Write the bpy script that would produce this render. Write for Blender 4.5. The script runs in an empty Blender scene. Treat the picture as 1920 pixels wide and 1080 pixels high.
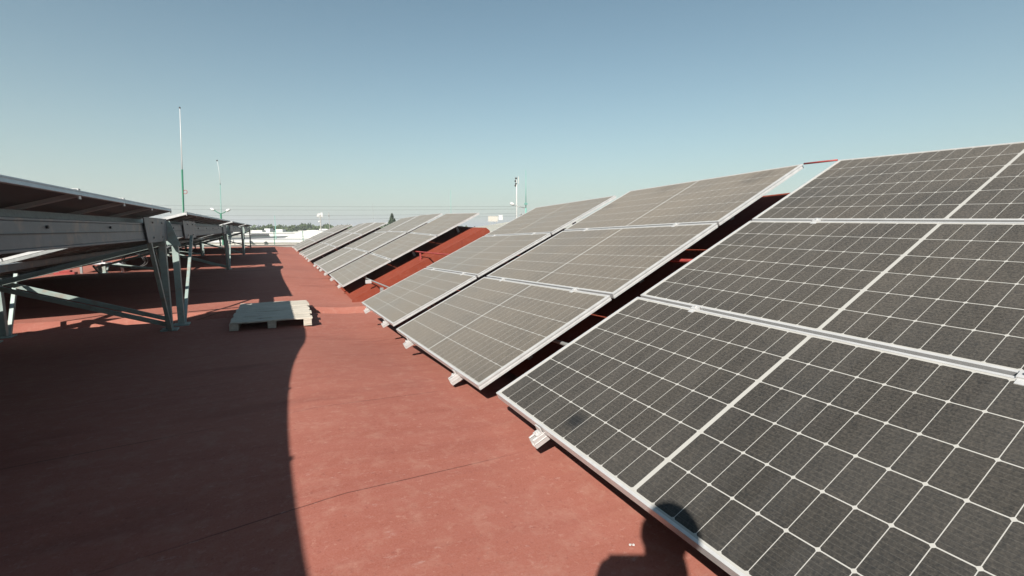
import bpy, bmesh, math, random
from mathutils import Vector, Matrix
random.seed(7)
R = math.radians
# ---------------------------------------------------------------- camera, sky, sun, exposure
scn = bpy.context.scene
C = scn.collection
FPX = 905.0
PITCH, YAW = R(7.0), R(26.4)
cd = bpy.data.cameras.new("camera"); cam = bpy.data.objects.new("camera", cd); C.objects.link(cam)
cd.sensor_width = 36.0; cd.lens = 36.0 * FPX / 1920.0; cd.clip_start = 0.03; cd.clip_end = 6000
cam.location = (0, 0, 0)
cam.rotation_euler = (R(90) - PITCH, 0, -YAW)
scn.camera = cam
scn.render.resolution_x = 1920; scn.render.resolution_y = 1080
SUN_AZ, SUN_EL = R(40.5), R(35.4)          # direction shadows fall (right of +Y), height
SV = Vector((-math.sin(SUN_AZ) * math.cos(SUN_EL), -math.cos(SUN_AZ) * math.cos(SUN_EL), math.sin(SUN_EL)))
w = bpy.data.worlds.new("World"); scn.world = w; w.use_nodes = True
nt = w.node_tree; nt.nodes.clear()
sky = nt.nodes.new("ShaderNodeTexSky"); sky.sky_type = 'NISHITA'; sky.sun_disc = False
sky.sun_elevation = SUN_EL; sky.sun_rotation = math.pi + SUN_AZ
sky.altitude = 2200; sky.air_density = 1.35; sky.dust_density = 2.2; sky.ozone_density = 1.0
bg = nt.nodes.new("ShaderNodeBackground"); bg.inputs[1].default_value = 0.05
wo = nt.nodes.new("ShaderNodeOutputWorld")
hs = nt.nodes.new("ShaderNodeHueSaturation"); hs.inputs['Saturation'].default_value = .88; hs.inputs['Value'].default_value = 1.0
mx = nt.nodes.new("ShaderNodeMix"); mx.data_type = 'RGBA'; mx.blend_type = 'MULTIPLY'; mx.inputs[0].default_value = 1; mx.inputs[7].default_value = (.80, 1.02, .95, 1)
nt.links.new(sky.outputs[0], hs.inputs['Color']); nt.links.new(hs.outputs[0], mx.inputs[6]); 
tcw = nt.nodes.new("ShaderNodeTexCoord"); sx_ = nt.nodes.new("ShaderNodeSeparateXYZ"); nt.links.new(tcw.outputs['Generated'], sx_.inputs[0])
m1 = nt.nodes.new("ShaderNodeMath"); m1.operation = 'MAXIMUM'; nt.links.new(sx_.outputs[2], m1.inputs[0]); m1.inputs[1].default_value = 0
m2 = nt.nodes.new("ShaderNodeMath"); m2.operation = 'MULTIPLY'; nt.links.new(m1.outputs[0], m2.inputs[0]); m2.inputs[1].default_value = -1 / .155
m3 = nt.nodes.new("ShaderNodeMath"); m3.operation = 'EXPONENT'; nt.links.new(m2.outputs[0], m3.inputs[0])
m4 = nt.nodes.new("ShaderNodeMath"); m4.operation = 'MULTIPLY'; nt.links.new(m3.outputs[0], m4.inputs[0]); m4.inputs[1].default_value = .9
hz = nt.nodes.new("ShaderNodeMix"); hz.data_type = 'RGBA'; nt.links.new(m4.outputs[0], hz.inputs[0]); nt.links.new(mx.outputs[2], hz.inputs[6]); hz.inputs[7].default_value = (5.5, 5.72, 5.5, 1)
nt.links.new(hz.outputs[2], bg.inputs[0]); nt.links.new(bg.outputs[0], wo.inputs[0])
sd = bpy.data.lights.new("sun", 'SUN'); sd.energy = 5.0; sd.angle = R(0.53); sd.color = (1.0, 0.94, 0.86)
so = bpy.data.objects.new("sun", sd); C.objects.link(so); so.rotation_euler = SV.to_track_quat('Z', 'Y').to_euler()
scn.view_settings.view_transform = 'Standard'; scn.view_settings.look = 'None'
scn.view_settings.gamma = 1; scn.view_settings.exposure = 1.05

# ---------------------------------------------------------------- helpers
cp, sp = math.cos(PITCH), math.sin(PITCH)
FW = Vector((math.sin(YAW) * cp, math.cos(YAW) * cp, -sp)); RT = Vector((math.cos(YAW), -math.sin(YAW), 0)); UP = RT.cross(FW)
def ray(px, py): return FW + RT * ((px - 960) / FPX) + UP * ((540 - py) / FPX)
def at(px, py, depth): return ray(px, py) * depth      # survey point seen at that direction, that far off

def link(o, parent=None):
    C.objects.link(o)
    if parent: o.parent = parent
    return o
def tag(o, label=None, cat=None, group=None, kind=None):
    if label: o['label'] = label
    if cat: o['category'] = cat
    if group: o['group'] = group
    if kind: o['kind'] = kind
    return o
def empty(name, loc, label, cat, group=None, rot=None):
    o = bpy.data.objects.new(name, None); o.location = loc; o.empty_display_size = .2
    if rot: o.rotation_euler = rot
    link(o); return tag(o, label, cat, group)

class MB:
    def __init__(s): s.v = []; s.f = []; s.mi = []
    def quad(s, a, b, c, d, m=0):
        n = len(s.v); s.v += [tuple(a), tuple(b), tuple(c), tuple(d)]; s.f.append((n, n+1, n+2, n+3)); s.mi.append(m); return s
    def box(s, x0, x1, y0, y1, z0, z1, m=0):
        n = len(s.v)
        s.v += [(x, y, z) for z in (z0, z1) for x, y in ((x0, y0), (x1, y0), (x1, y1), (x0, y1))]
        for f in ((3, 2, 1, 0), (4, 5, 6, 7), (0, 1, 5, 4), (1, 2, 6, 5), (2, 3, 7, 6), (3, 0, 4, 7)):
            s.f.append(tuple(n + i for i in f)); s.mi.append(m)
        return s
    def bar(s, a, b, w_, h_, side=(0, 0, 1), m=0):
        a = Vector(a); b = Vector(b); d = (b - a).normalized(); sd_ = Vector(side)
        x = d.cross(sd_)
        if x.length < 1e-4: x = d.cross(Vector((1, 0, 0)))
        x.normalize(); y = x.cross(d).normalized()
        n = len(s.v)
        for p in (a, b):
            for i, j in ((-1, -1), (1, -1), (1, 1), (-1, 1)): s.v.append(tuple(p + x * (w_ / 2 * i) + y * (h_ / 2 * j)))
        for f in ((0, 1, 2, 3), (7, 6, 5, 4), (4, 5, 1, 0), (5, 6, 2, 1), (6, 7, 3, 2), (7, 4, 0, 3)):
            s.f.append(tuple(n + i for i in f)); s.mi.append(m)
        return s
    def tube(s, pts, r, seg=8, r2=None, m=0):
        pts = [Vector(p) for p in pts]; rings = []
        for i, p in enumerate(pts):
            d = (pts[min(i+1, len(pts)-1)] - pts[max(i-1, 0)]).normalized()
            x = d.cross(Vector((0, 0, 1)))
            if x.length < .05: x = d.cross(Vector((1, 0, 0)))
            x.normalize(); y = d.cross(x)
            rr = r if r2 is None else r + (r2 - r) * i / (len(pts) - 1)
            n = len(s.v); rings.append(n)
            for k in range(seg):
                a = 2 * math.pi * k / seg; s.v.append(tuple(p + x * (math.cos(a) * rr) + y * (math.sin(a) * rr)))
        for i in range(len(pts) - 1):
            for k in range(seg):
                k2 = (k + 1) % seg
                s.f.append((rings[i] + k2, rings[i] + k, rings[i+1] + k, rings[i+1] + k2)); s.mi.append(m)
        s.f.append(tuple(rings[0] + k for k in range(seg))); s.mi.append(m)
        s.f.append(tuple(rings[-1] + k for k in reversed(range(seg)))); s.mi.append(m)
        return s
    def ball(s, c, rx, ry, rz, seg=12, ring=8, m=0):
        n = len(s.v); c = Vector(c)
        for i in range(ring + 1):
            t = math.pi * i / ring
            for k in range(seg):
                a = 2 * math.pi * k / seg
                s.v.append((c.x + rx * math.sin(t) * math.cos(a), c.y + ry * math.sin(t) * math.sin(a), c.z + rz * math.cos(t)))
        for i in range(ring):
            for k in range(seg):
                k2 = (k + 1) % seg
                s.f.append((n + i*seg + k, n + (i+1)*seg + k, n + (i+1)*seg + k2, n + i*seg + k2)); s.mi.append(m)
        return s
    def mesh(s, name, mats, bevel=0, smooth=False):
        me = bpy.data.meshes.new(name); me.from_pydata(s.v, [], s.f)
        for mt in (mats if isinstance(mats, (list, tuple)) else [mats]): me.materials.append(mt)
        for p, i in zip(me.polygons, s.mi): p.material_index = i; p.use_smooth = smooth
        if bevel:
            bm = bmesh.new(); bm.from_mesh(me)
            bmesh.ops.bevel(bm, geom=list(bm.edges), offset=bevel, segments=1, affect='EDGES', clamp_overlap=True)
            bm.to_mesh(me); bm.free()
        me.update(); return me
    def build(s, name, mats, parent=None, bevel=0, smooth=False):
        return link(bpy.data.objects.new(name, s.mesh(name, mats, bevel, smooth)), parent)

# ---------------------------------------------------------------- materials
class N:
    def __init__(s, name):
        s.m = bpy.data.materials.new(name); s.m.use_nodes = True; s.t = s.m.node_tree; s.t.nodes.clear()
        s.out = s.new("ShaderNodeOutputMaterial"); s.p = s.new("ShaderNodeBsdfPrincipled"); s.l(s.p.outputs[0], s.out.inputs[0])
    def new(s, t, **k):
        n = s.t.nodes.new(t)
        for a, b in k.items(): setattr(n, a, b)
        return n
    def l(s, a, b): s.t.links.new(a, b)
    def val(s, i, v):
        if hasattr(v, 'is_linked') or hasattr(v, 'links'): s.l(v, i)
        else: i.default_value = v
    def math(s, op, a, b=0.0, c=None, clamp=False):
        n = s.new("ShaderNodeMath", operation=op); n.use_clamp = clamp; s.val(n.inputs[0], a); s.val(n.inputs[1], b)
        if c is not None: s.val(n.inputs[2], c)
        return n.outputs[0]
    def mix(s, f, a, b):
        n = s.new("ShaderNodeMix", data_type='RGBA'); s.val(n.inputs[0], f)
        for i, v in ((6, a), (7, b)):
            if isinstance(v, tuple): v = (*v, 1) if len(v) == 3 else v
            s.val(n.inputs[i], v)
        return n.outputs[2]
    def ramp(s, f, a, b, va=0.0, vb=1.0):
        n = s.new("ShaderNodeMapRange"); n.inputs[1].default_value = a; n.inputs[2].default_value = b
        n.inputs[3].default_value = va; n.inputs[4].default_value = vb; s.l(f, n.inputs[0]); return n.outputs[0]
    def noise(s, vec, scale, detail=4, rough=.55):
        n = s.new("ShaderNodeTexNoise"); n.inputs['Scale'].default_value = scale; n.inputs['Detail'].default_value = detail
        n.inputs['Roughness'].default_value = rough; s.l(vec, n.inputs['Vector']); return n.outputs[0]
    def coord(s, which='Object', scale=None):
        t = s.new("ShaderNodeTexCoord").outputs[which]
        if scale:
            m = s.new("ShaderNodeMapping"); m.inputs['Scale'].default_value = scale; s.l(t, m.inputs['Vector']); t = m.outputs[0]
        return t
    def bump(s, h, strength, dist=.01):
        b = s.new("ShaderNodeBump"); b.inputs['Strength'].default_value = strength; b.inputs['Distance'].default_value = dist
        s.l(h, b.inputs['Height']); s.l(b.outputs[0], s.p.inputs['Normal'])
    def setp(s, **k):
        for a, v in k.items():
            i = s.p.inputs[a.replace('_', ' ')]
            if isinstance(v, tuple) and len(v) == 3: v = (*v, 1)
            s.val(i, v)
        return s

def simple(name, col, rough=.6, metal=0.0, var=.15, scale=6, bump=0, dirt=None, dscale=3, spec=.5):
    n = N(name); co = n.coord('Object')
    a = n.noise(co, scale, 5, .6)
    v = n.ramp(a, .3, .7, 1 - var, 1 + var)
    hs = n.new("ShaderNodeHueSaturation"); hs.inputs['Color'].default_value = (*col, 1); n.l(v, hs.inputs['Value'])
    c = hs.outputs[0]
    if dirt:
        d = n.noise(co, dscale, 8, .65); f = n.ramp(d, .52, .72, 0, 1)
        c = n.mix(f, c, dirt)
    n.setp(Base_Color=c, Roughness=rough, Metallic=metal)
    n.p.inputs['Specular IOR Level'].default_value = spec
    if bump: n.bump(n.noise(co, scale * 8, 4), bump)
    return n.m

def mat_roof(fresh=False):
    n = N("red_roof_coating" if not fresh else "fresh_red_coating"); co = n.coord('Object')
    sep = n.new("ShaderNodeSeparateXYZ"); n.l(co, sep.inputs[0]); X, Y = sep.outputs[0], sep.outputs[1]
    base = (.405, .138, .105)
    big = n.ramp(n.noise(co, .7, 5, .6), .3, .7, 0, 1)
    c = n.mix(big, (.232, .074, .052), (.275, .100, .072))
    if fresh: c = n.mix(big, (.150, .027, .014), (.172, .035, .018))
    # brushed / rolled streaks along X
    st = n.noise(n.coord('Object', (1.1, 14, 3)), 1.6, 6, .65)
    c = n.mix(n.ramp(st, .42, .75, 0, .30), c, (0.294, 0.115, 0.092))
    st2 = n.noise(n.coord('Object', (.6, 7, 3)), 1.3, 6, .6)
    c = n.mix(n.ramp(st2, .5, .8, 0, .4), c, (0.162, 0.045, 0.035))
    gr = n.noise(co, 160, 3, .7)
    c = n.mix(n.ramp(gr, .35, .7, 0, .4), c, (0.312, 0.134, 0.112))
    gr2 = n.noise(co, 55, 3, .7)
    c = n.mix(n.ramp(gr2, .60, .72, 0, .5), c, (0.150, 0.048, 0.039))
    # roll seams about every metre across the roof, wavy and broken
    wv = n.noise(n.coord('Object', (.9, .05, .05)), 2.2, 5, .6)
    yy = n.math('ADD', Y, n.math('MULTIPLY', wv, .022)); yy = n.math('ADD', yy, n.math('MULTIPLY', X, -.17))
    fr = n.math('ABSOLUTE', n.math('SUBTRACT', n.math('FRACT', n.math('ADD', n.math('MULTIPLY', yy, 1.03), .71)), .5))
    seam = n.ramp(fr, .0, .0045, 1, 0)
    br = n.ramp(n.noise(n.coord('Object', (1, .35, 1)), 1.3, 4), .42, .58, .12, .9)
    c = n.mix(n.math('MULTIPLY', seam, br), c, (0.042, 0.017, 0.017))
    # pale scuffs and little scratches
    sc = n.noise(n.coord('Object', (7, 16, 3)), 2.3, 9, .75)
    c = n.mix(n.ramp(sc, .60, .72, 0, .6), c, (0.372, 0.235, 0.207))
    vo = n.new("ShaderNodeTexVoronoi"); vo.inputs['Scale'].default_value = 5.5; n.l(co, vo.inputs['Vector'])
    c = n.mix(n.math('MULTIPLY', n.ramp(vo.outputs['Distance'], .02, .05, .8, 0), n.ramp(n.noise(co, .9, 3), .5, .6, 0, 1)), c, (0.396, 0.314, 0.291))
    m1_ = n.noise(co, 11, 5, .7); c = n.mix(n.ramp(m1_, .5, .72, 0, .55), c, (.31, .15, .115))
    m2_ = n.noise(co, 38, 4, .75); c = n.mix(n.ramp(m2_, .58, .74, 0, .55), c, (.36, .19, .15))
    m3_ = n.noise(n.coord('Object', (26, 60, 10)), 1.4, 6, .8); c = n.mix(n.ramp(m3_, .66, .76, 0, .5), c, (.13, .05, .035))
    # dark ponding stains in the valleys
    po = n.noise(n.coord('Object', (.35, 1.1, 1)), 1.1, 6, .6)
    c = n.mix(n.ramp(po, .56, .68, 0, .45), c, (0.120, 0.035, 0.028))
    h = n.math('ADD', n.math('MULTIPLY', gr, .5), n.math('MULTIPLY', st, 1.2))
    h = n.math('SUBTRACT', h, n.math('MULTIPLY', seam, .8))
    if not fresh:
        vm = n.new("ShaderNodeMix", data_type='RGBA'); vm.blend_type = 'MULTIPLY'; vm.inputs[0].default_value = 1; n.l(c, vm.inputs[6]); vm.inputs[7].default_value = (1.02, 1.07, 1.08, 1); c = vm.outputs[2]
    if fresh: c = n.mix(.72, c, n.mix(n.noise(co, 2.5, 6), (.135, .025, .013), (.185, .036, .018)))
    n.bump(h, .22, .005)
    n.setp(Base_Color=c, Roughness=.8); n.p.inputs['Specular IOR Level'].default_value = .06
    return n.m

L_, W_ = 2.09, 1.04
PATCH = [(1.12, 1.66, -.80, .085, .8), (3.70, 2.8, .44, .24, .6), (3.44, 4.5, .25, .2, .5), (3.75, 3.9, .43, .25, .5)]
def mat_cells():
    n = N("dusty_solar_cells"); co = n.coord('Object')
    sep = n.new("ShaderNodeSeparateXYZ"); n.l(co, sep.inputs[0]); U, V = sep.outputs[0], sep.outputs[1]
    m = n.math('SUBTRACT', n.math('ABSOLUTE', n.math('SUBTRACT', U, L_ / 2)), .0075)
    pu, pv = (L_ / 2 - .0075 - .022) / 12, (W_ - .036) / 6
    def dist(x, p):      # metres to nearest multiple of p
        f = n.math('FRACT', n.math('ADD', n.math('DIVIDE', x, p), .5))
        return n.math('MULTIPLY', n.math('ABSOLUTE', n.math('SUBTRACT', f, .5)), p)
    vv = n.math('SUBTRACT', V, .018)
    du, dv = dist(m, pu), dist(vv, pv)
    lu = n.math('LESS_THAN', du, .0011); lv = n.math('LESS_THAN', dv, .0019)
    dm = n.math('LESS_THAN', n.math('ADD', du, dv), .0085)
    ctr = n.math('LESS_THAN', m, 0.0)
    e1 = n.math('LESS_THAN', n.math('SUBTRACT', L_ / 2 - .0295, m), 0.0)
    e2 = n.math('LESS_THAN', n.math('SUBTRACT', (W_ - .036) / 2, n.math('ABSOLUTE', n.math('SUBTRACT', V, W_ / 2))), 0.0)
    line = n.math('MAXIMUM', n.math('MAXIMUM', lu, lv), n.math('MAXIMUM', n.math('MAXIMUM', dm, ctr), n.math('MAXIMUM', e1, e2)))
    # busbars, along the long side
    bb = n.math('LESS_THAN', dist(vv, pv / 9), .0007)
    oi = n.new("ShaderNodeObjectInfo")
    gv = n.new("ShaderNodeNewGeometry").outputs['Position']
    dust = n.noise(gv, 1.6, 6, .6); fine = n.noise(gv, 130, 3, .8)
    streak = n.noise(n.coord('Object', (40, 5, 1)), 2.0, 5, .7)
    # per-cell tone
    ci = n.new("ShaderNodeCombineXYZ"); n.l(n.math('FLOOR', n.math('DIVIDE', U, pu)), ci.inputs[0]); n.l(n.math('FLOOR', n.math('DIVIDE', vv, pv)), ci.inputs[1]); n.l(oi.outputs['Random'], ci.inputs[2])
    wn = n.new("ShaderNodeTexWhiteNoise", noise_dimensions='3D'); n.l(ci.outputs[0], wn.inputs['Vector'])
    cell = n.mix(wn.outputs['Value'], (.012, .013, .014), (.019, .020, .021))
    cell = n.mix(n.math('MULTIPLY', bb, .10), cell, (.25, .25, .24))
    c = n.mix(line, cell, (.32, .315, .295))
    # the settled dust, mottled, thinner where rain ran
    d = n.math('ADD', n.ramp(dust, .3, .7, .032, .058), n.ramp(fine, .3, .7, -.026, .040))
    d = n.math('ADD', d, n.ramp(streak, .3, .7, -.010, .010))
    smu = n.noise(gv, 2.3, 3, .5)
    # wiped / stained patches at the places they have in the yard
    wob = n.noise(gv, 7, 4, .6); patch = 0.0
    for (cx, cy, cz, rr, kk) in PATCH:
        vs_ = n.new("ShaderNodeVectorMath", operation='DISTANCE'); n.l(gv, vs_.inputs[0]); vs_.inputs[1].default_value = (cx, cy, cz)
        q_ = n.ramp(n.math('ADD', n.math('DIVIDE', vs_.outputs['Value'], rr), n.math('MULTIPLY', wob, .9)), .75, 1.35, kk, 0)
        patch = n.math('MAXIMUM', patch, q_)
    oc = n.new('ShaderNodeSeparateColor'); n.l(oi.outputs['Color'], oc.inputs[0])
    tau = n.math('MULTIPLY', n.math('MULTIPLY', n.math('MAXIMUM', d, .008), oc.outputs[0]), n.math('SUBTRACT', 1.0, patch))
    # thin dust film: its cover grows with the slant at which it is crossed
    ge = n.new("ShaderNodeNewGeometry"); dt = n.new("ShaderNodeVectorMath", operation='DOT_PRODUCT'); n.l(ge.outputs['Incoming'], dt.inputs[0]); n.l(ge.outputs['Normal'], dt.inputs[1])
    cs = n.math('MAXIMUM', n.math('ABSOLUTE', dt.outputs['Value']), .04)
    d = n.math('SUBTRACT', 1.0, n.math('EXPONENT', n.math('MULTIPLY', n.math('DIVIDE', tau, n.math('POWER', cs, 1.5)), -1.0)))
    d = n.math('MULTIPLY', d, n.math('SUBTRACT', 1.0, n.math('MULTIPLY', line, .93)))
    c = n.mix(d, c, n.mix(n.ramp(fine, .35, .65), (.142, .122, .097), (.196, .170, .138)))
    n.setp(Base_Color=c, Roughness=n.ramp(dust, .3, .7, .30, .45))
    n.p.inputs['Specular IOR Level'].default_value = .14
    n.p.inputs['Sheen Weight'].default_value = .1; n.p.inputs['Sheen Roughness'].default_value = .3
    n.p.inputs['Sheen Tint'].default_value = (.95, .90, .82, 1)
    return n.m

def mat_wood():
    n = N("weathered_wood"); co = n.coord('Object')
    g = n.noise(n.coord('Object', (2.0, 26, 8)), 2.2, 8, .65)
    g2 = n.noise(n.coord('Object', (5, 90, 20)), 2.0, 5, .7)
    c = n.mix(n.ramp(g, .3, .7), (.34, .31, .26), (.58, .53, .44))
    c = n.mix(n.ramp(g2, .35, .6, .5, 0), c, (.10, .085, .07))
    c = n.mix(n.ramp(n.noise(co, 3, 5), .5, .7, 0, .5), c, (.50, .46, .39))
    n.bump(g2, .6, .004); n.setp(Base_Color=c, Roughness=.85); return n.m

def mat_foliage(name, a, b):
    n = N(name); co = n.coord('Object')
    f = n.noise(co, .9, 3, .6)
    oi = n.new("ShaderNodeObjectInfo")
    c = n.mix(n.ramp(f, .3, .7), a, b)
    c = n.mix(n.math('MULTIPLY', oi.outputs['Random'], .35), c, (.10, .11, .055))
    n.setp(Base_Color=c, Roughness=.7); n.p.inputs['Specular IOR Level'].default_value = .2
    return n.m

M = {}
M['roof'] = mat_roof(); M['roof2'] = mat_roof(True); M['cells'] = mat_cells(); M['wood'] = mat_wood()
M['alu'] = simple("brushed_aluminium", (.48, .48, .475), .42, .35, .10, 14)
M['galv'] = simple("galvanised_steel", (.26, .27, .265), .5, .4, .2, 25)
M['back'] = simple("panel_backsheet", (.10, .10, .105), .55, 0, .05, 3)
M['gsteel'] = simple("green_grey_painted_steel", (.24, .30, .28), .5, .1, .16, 5, dirt=(.25, .20, .16), dscale=7)
M['gsteel2'] = simple("grey_primer_steel", (.125, .15, .165), .5, .1, .14, 5, dirt=(.24, .21, .18), dscale=6)
M['redpaint'] = simple("red_painted_steel", (.24, .035, .03), .6, 0, .2, 12)
M['green'] = simple("green_pole_paint", (.02, .13, .075), .5, 0, .1, 4)
M['palegreen'] = simple("faded_green_paint", (.12, .27, .23), .5, 0, .1, 4)
M['white'] = simple("white_paint", (.45, .45, .44), .55, 0, .07, 2)
M['whiteroof'] = simple("white_roof_membrane", (.42, .415, .40), .75, 0, .12, .25, dirt=(.30, .29, .27), dscale=.12)
M['cream'] = simple("cream_render", (.36, .34, .30), .8, 0, .10, .3)
M['grey'] = simple("weathered_concrete", (.22, .215, .20), .85, 0, .15, 2, bump=.2)
M['dark'] = simple("dark_rubber", (.03, .03, .03), .6, 0, .1, 5)
M['pvc'] = simple("white_plastic_pipe", (.5, .5, .52), .35, 0, .04, 5)
M['redplastic'] = simple("red_plastic", (.26, .04, .035), .5, 0, .1, 5)
M['metalroof'] = simple("pale_metal_roof", (.30, .30, .27), .5, .1, .1, 1.2)
M['glass'] = simple("dark_window_glass", (.05, .06, .07), .1, 0, .05, 2)
M['bark'] = simple("bark", (.16, .12, .09), .9, 0, .2, 3)
M['leafa'] = mat_foliage("foliage_green", (.030, .055, .020), (.075, .105, .04))
M['leafb'] = mat_foliage("foliage_dark", (.020, .040, .020), (.05, .075, .035))
M['earth'] = simple("dusty_city_ground", (.14, .13, .11), .95, 0, .25, .03, dirt=(.10, .13, .07), dscale=.02)
M['skin'] = simple("skin", (.45, .28, .2), .5, 0, .05, 8)
M['shirt'] = simple("blue_cloth", (.08, .12, .22), .85, 0, .1, 10)
M['trousers'] = simple("dark_cloth", (.04, .04, .05), .9, 0, .1, 10)
M['hair'] = simple("dark_hair", (.02, .015, .01), .6, 0, .1, 30)

# ---------------------------------------------------------------- roof (the ground of this place)
def ground_z(y):
    if y < 7.03:
        t = (y - 2.3) / 9.46
        if t < -.5: t = -.5 + (-.5 - t) % 1.0
        return -1.28 + .33 * math.cos(math.pi * t) ** 2
    if y < 8.00: return -1.28
    if y < 8.04: return -1.28 - .07 * (y - 8.0) / .04
    if y < 8.34: return -1.35
    if y < 8.40: return -1.35 + .11 * (y - 8.34) / .06
    if y < 9.0: return -1.24 - .02 * (y - 8.4) / .6
    t = ((y - 9.0) % 9.4) / 9.4
    return -1.26 + .14 * math.sin(math.pi * t) ** 2
def roof_mesh():
    ys = [-7.0]
    while ys[-1] < 38.4:
        y = ys[-1]; ys.append(y + (.25 if y < 16 else .6))
    ys += [8.0, 8.04, 8.34, 8.40]; ys = sorted(ys)
    xs = [-17, -14, -11, -8, -6, -4, -3, -2, -1, -.4, 0, .2, .4, .6, .8, 1, 1.4, 2, 3, 4, 6, 8, 12, 18]
    rnd = random.Random(3); v = []; f = []
    for y in ys:
        for x in xs: v.append((x, y, ground_z(y) - .07 * min(1, max(0, (x - .2) / .8)) + (0.006 * math.sin(x * 2.1 + y * 1.7))))
    nx = len(xs)
    for j in range(len(ys) - 1):
        for i in range(nx - 1):
            f.append((j*nx+i, j*nx+i+1, (j+1)*nx+i+1, (j+1)*nx+i))
    me = bpy.data.meshes.new("roof"); me.from_pydata(v, [], f); me.materials.append(M['roof'])
    for p in me.polygons: p.use_smooth = True
    return me
ro = link(bpy.data.objects.new("roof", roof_mesh())); tag(ro, kind='structure')
# walls of this building below the roof edge
bw = MB(); bw.box(-17, 18, 38.4, 38.65, -8, -1.32); bw.box(-17.25, -17, -7, 38.65, -8, -1.32); bw.box(18, 18.25, -7, 38.65, -8, -1.32)
tag(bw.build("building_walls", M['cream']), kind='structure')

X0, X1, SL = 1.2, 3.87, .493
def slab(y0, y1, X0=1.32, X1=3.96):
    n = max(2, int((y1 - y0) / .4)); b = MB(); prof = []
    for i in range(n + 1):
        y = y0 + (y1 - y0) * i / n
        g = ground_z(max(y, 9.05) if y > 8.4 else min(y, 7.02))
        zt = g + (X1 - X0) * SL
        prof.append([(X0 - .06, y, g - .03), (X0 + .06, y, g + .035), (X1 - .12, y, zt - .05), (X1 - .03, y, zt - .02), (X1 + .04, y, zt - .07), (X1 + .08, y, zt - .16), (X1 + .08, y, g - .3), (X0 - .06, y, g - .3)])
    for i in range(n):
        a, c = prof[i], prof[i+1]
        for k in range(7): b.quad(a[k], a[k+1], c[k+1], c[k])
    for p, rev in ((prof[0], False), (prof[-1], True)):
        q = list(reversed(p)) if not rev else p
        s_ = len(b.v); b.v += q; b.f.append(tuple(range(s_, s_ + len(q)))); b.mi.append(0)
    o = b.build("sloped_roof", M['roof2']); tag(o, kind='structure')
    # soften the long rim
    bev = o.modifiers.new("bevel", 'BEVEL'); bev.width = .03; bev.segments = 3; bev.limit_method = 'ANGLE'; bev.angle_limit = R(35)
    return o
slab(-2.3, 7.25, 1.5, 4.12)
slab(9.1, 16.75); slab(18.5, 26.15, 1.55, 4.1); slab(27.9, 35.6, 1.6, 4.1)

# ---------------------------------------------------------------- solar panels
def panel_meshes():
    fr = MB(); t = .035; w_ = .011
    fr.box(0, L_, 0, w_, -t, 0); fr.box(0, L_, W_ - w_, W_, -t, 0)
    fr.box(0, w_, w_, W_ - w_, -t, 0); fr.box(L_ - w_, L_, w_, W_ - w_, -t, 0)
    for a_, b_ in ((-.003, 0), (L_, L_ + .003)): fr.box(a_, b_, .001, W_ - .001, -.0345, -.021); fr.box(a_, b_, .001, W_ - .001, -.009, -.0005)
    # inward lip at the back of the frame
    fr.box(w_, L_ - w_, w_, .03, -t, -t + .002); fr.box(w_, L_ - w_, W_ - .03, W_ - w_, -t, -t + .002)
    gl = MB(); gl.box(w_, L_ - w_, w_, W_ - w_, -.006, -.002)
    bk = MB(); bk.box(w_, L_ - w_, w_, W_ - w_, -.0085, -.0062)
    bk.box(L_/2 - .05, L_/2 + .05, .3, .36, -.022, -.0086, 1); bk.box(L_/2 - .05, L_/2 + .05, .68, .74, -.022, -.0086, 1)
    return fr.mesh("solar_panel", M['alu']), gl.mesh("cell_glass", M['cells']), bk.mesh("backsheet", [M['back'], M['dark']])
PF, PG, PB = panel_meshes()
def add_panel(root, mat, dust=7.0):
    o = link(bpy.data.objects.new("solar_panel", PF), root); o.matrix_local = mat
    g = link(bpy.data.objects.new("cell_glass", PG), o); k = link(bpy.data.objects.new("backsheet", PB), o)
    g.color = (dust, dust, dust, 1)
    return o
clamp_me = None
def clamp_mesh():
    b = MB(); b.box(-.02, .02, -.018, .018, 0.001, .006); b.box(-.02, .02, -.006, .006, -.05, .001)
    b.tube([(0, 0, .006), (0, 0, .013)], .007, 6); b.box(-.016, .016, -.045, -.018, -.004, .001)
    return b.mesh("clamp", M['alu'])
CL = clamp_mesh()
def end_mesh():            # rail with channel section, its end sticking out below the panels
    b = MB(); y0, y1 = -.06, 3.26
    b.box(-.021, -.015, y0, y1, -.085, -.038); b.box(.015, .021, y0, y1, -.085, -.038)
    b.box(-.015, .015, y0, y1, -.085, -.079)
    b.box(-.015, -.011, y0, y1, -.041, -.038); b.box(.011, .015, y0, y1, -.041, -.038)
    b.box(-.024, -.021, y0, y1, -.062, -.058); b.box(.021, .024, y0, y1, -.062, -.058)
    return b.mesh("rail", M['alu'], bevel=.0008)
RAIL = end_mesh()
def lbracket():
    b = MB(); b.box(-.02, .02, -.035, -.004, -.038, -.032); b.box(-.01, .01, -.032, -.012, -.048, -.0385); b.box(-.02, .02, -.01, -.004, -.032, -.004)
    b.tube([(0, -.025, -.034), (0, -.025, -.02)], .006, 6)
    return b.mesh("end_bracket", M['alu'])
LB = lbracket()
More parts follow.
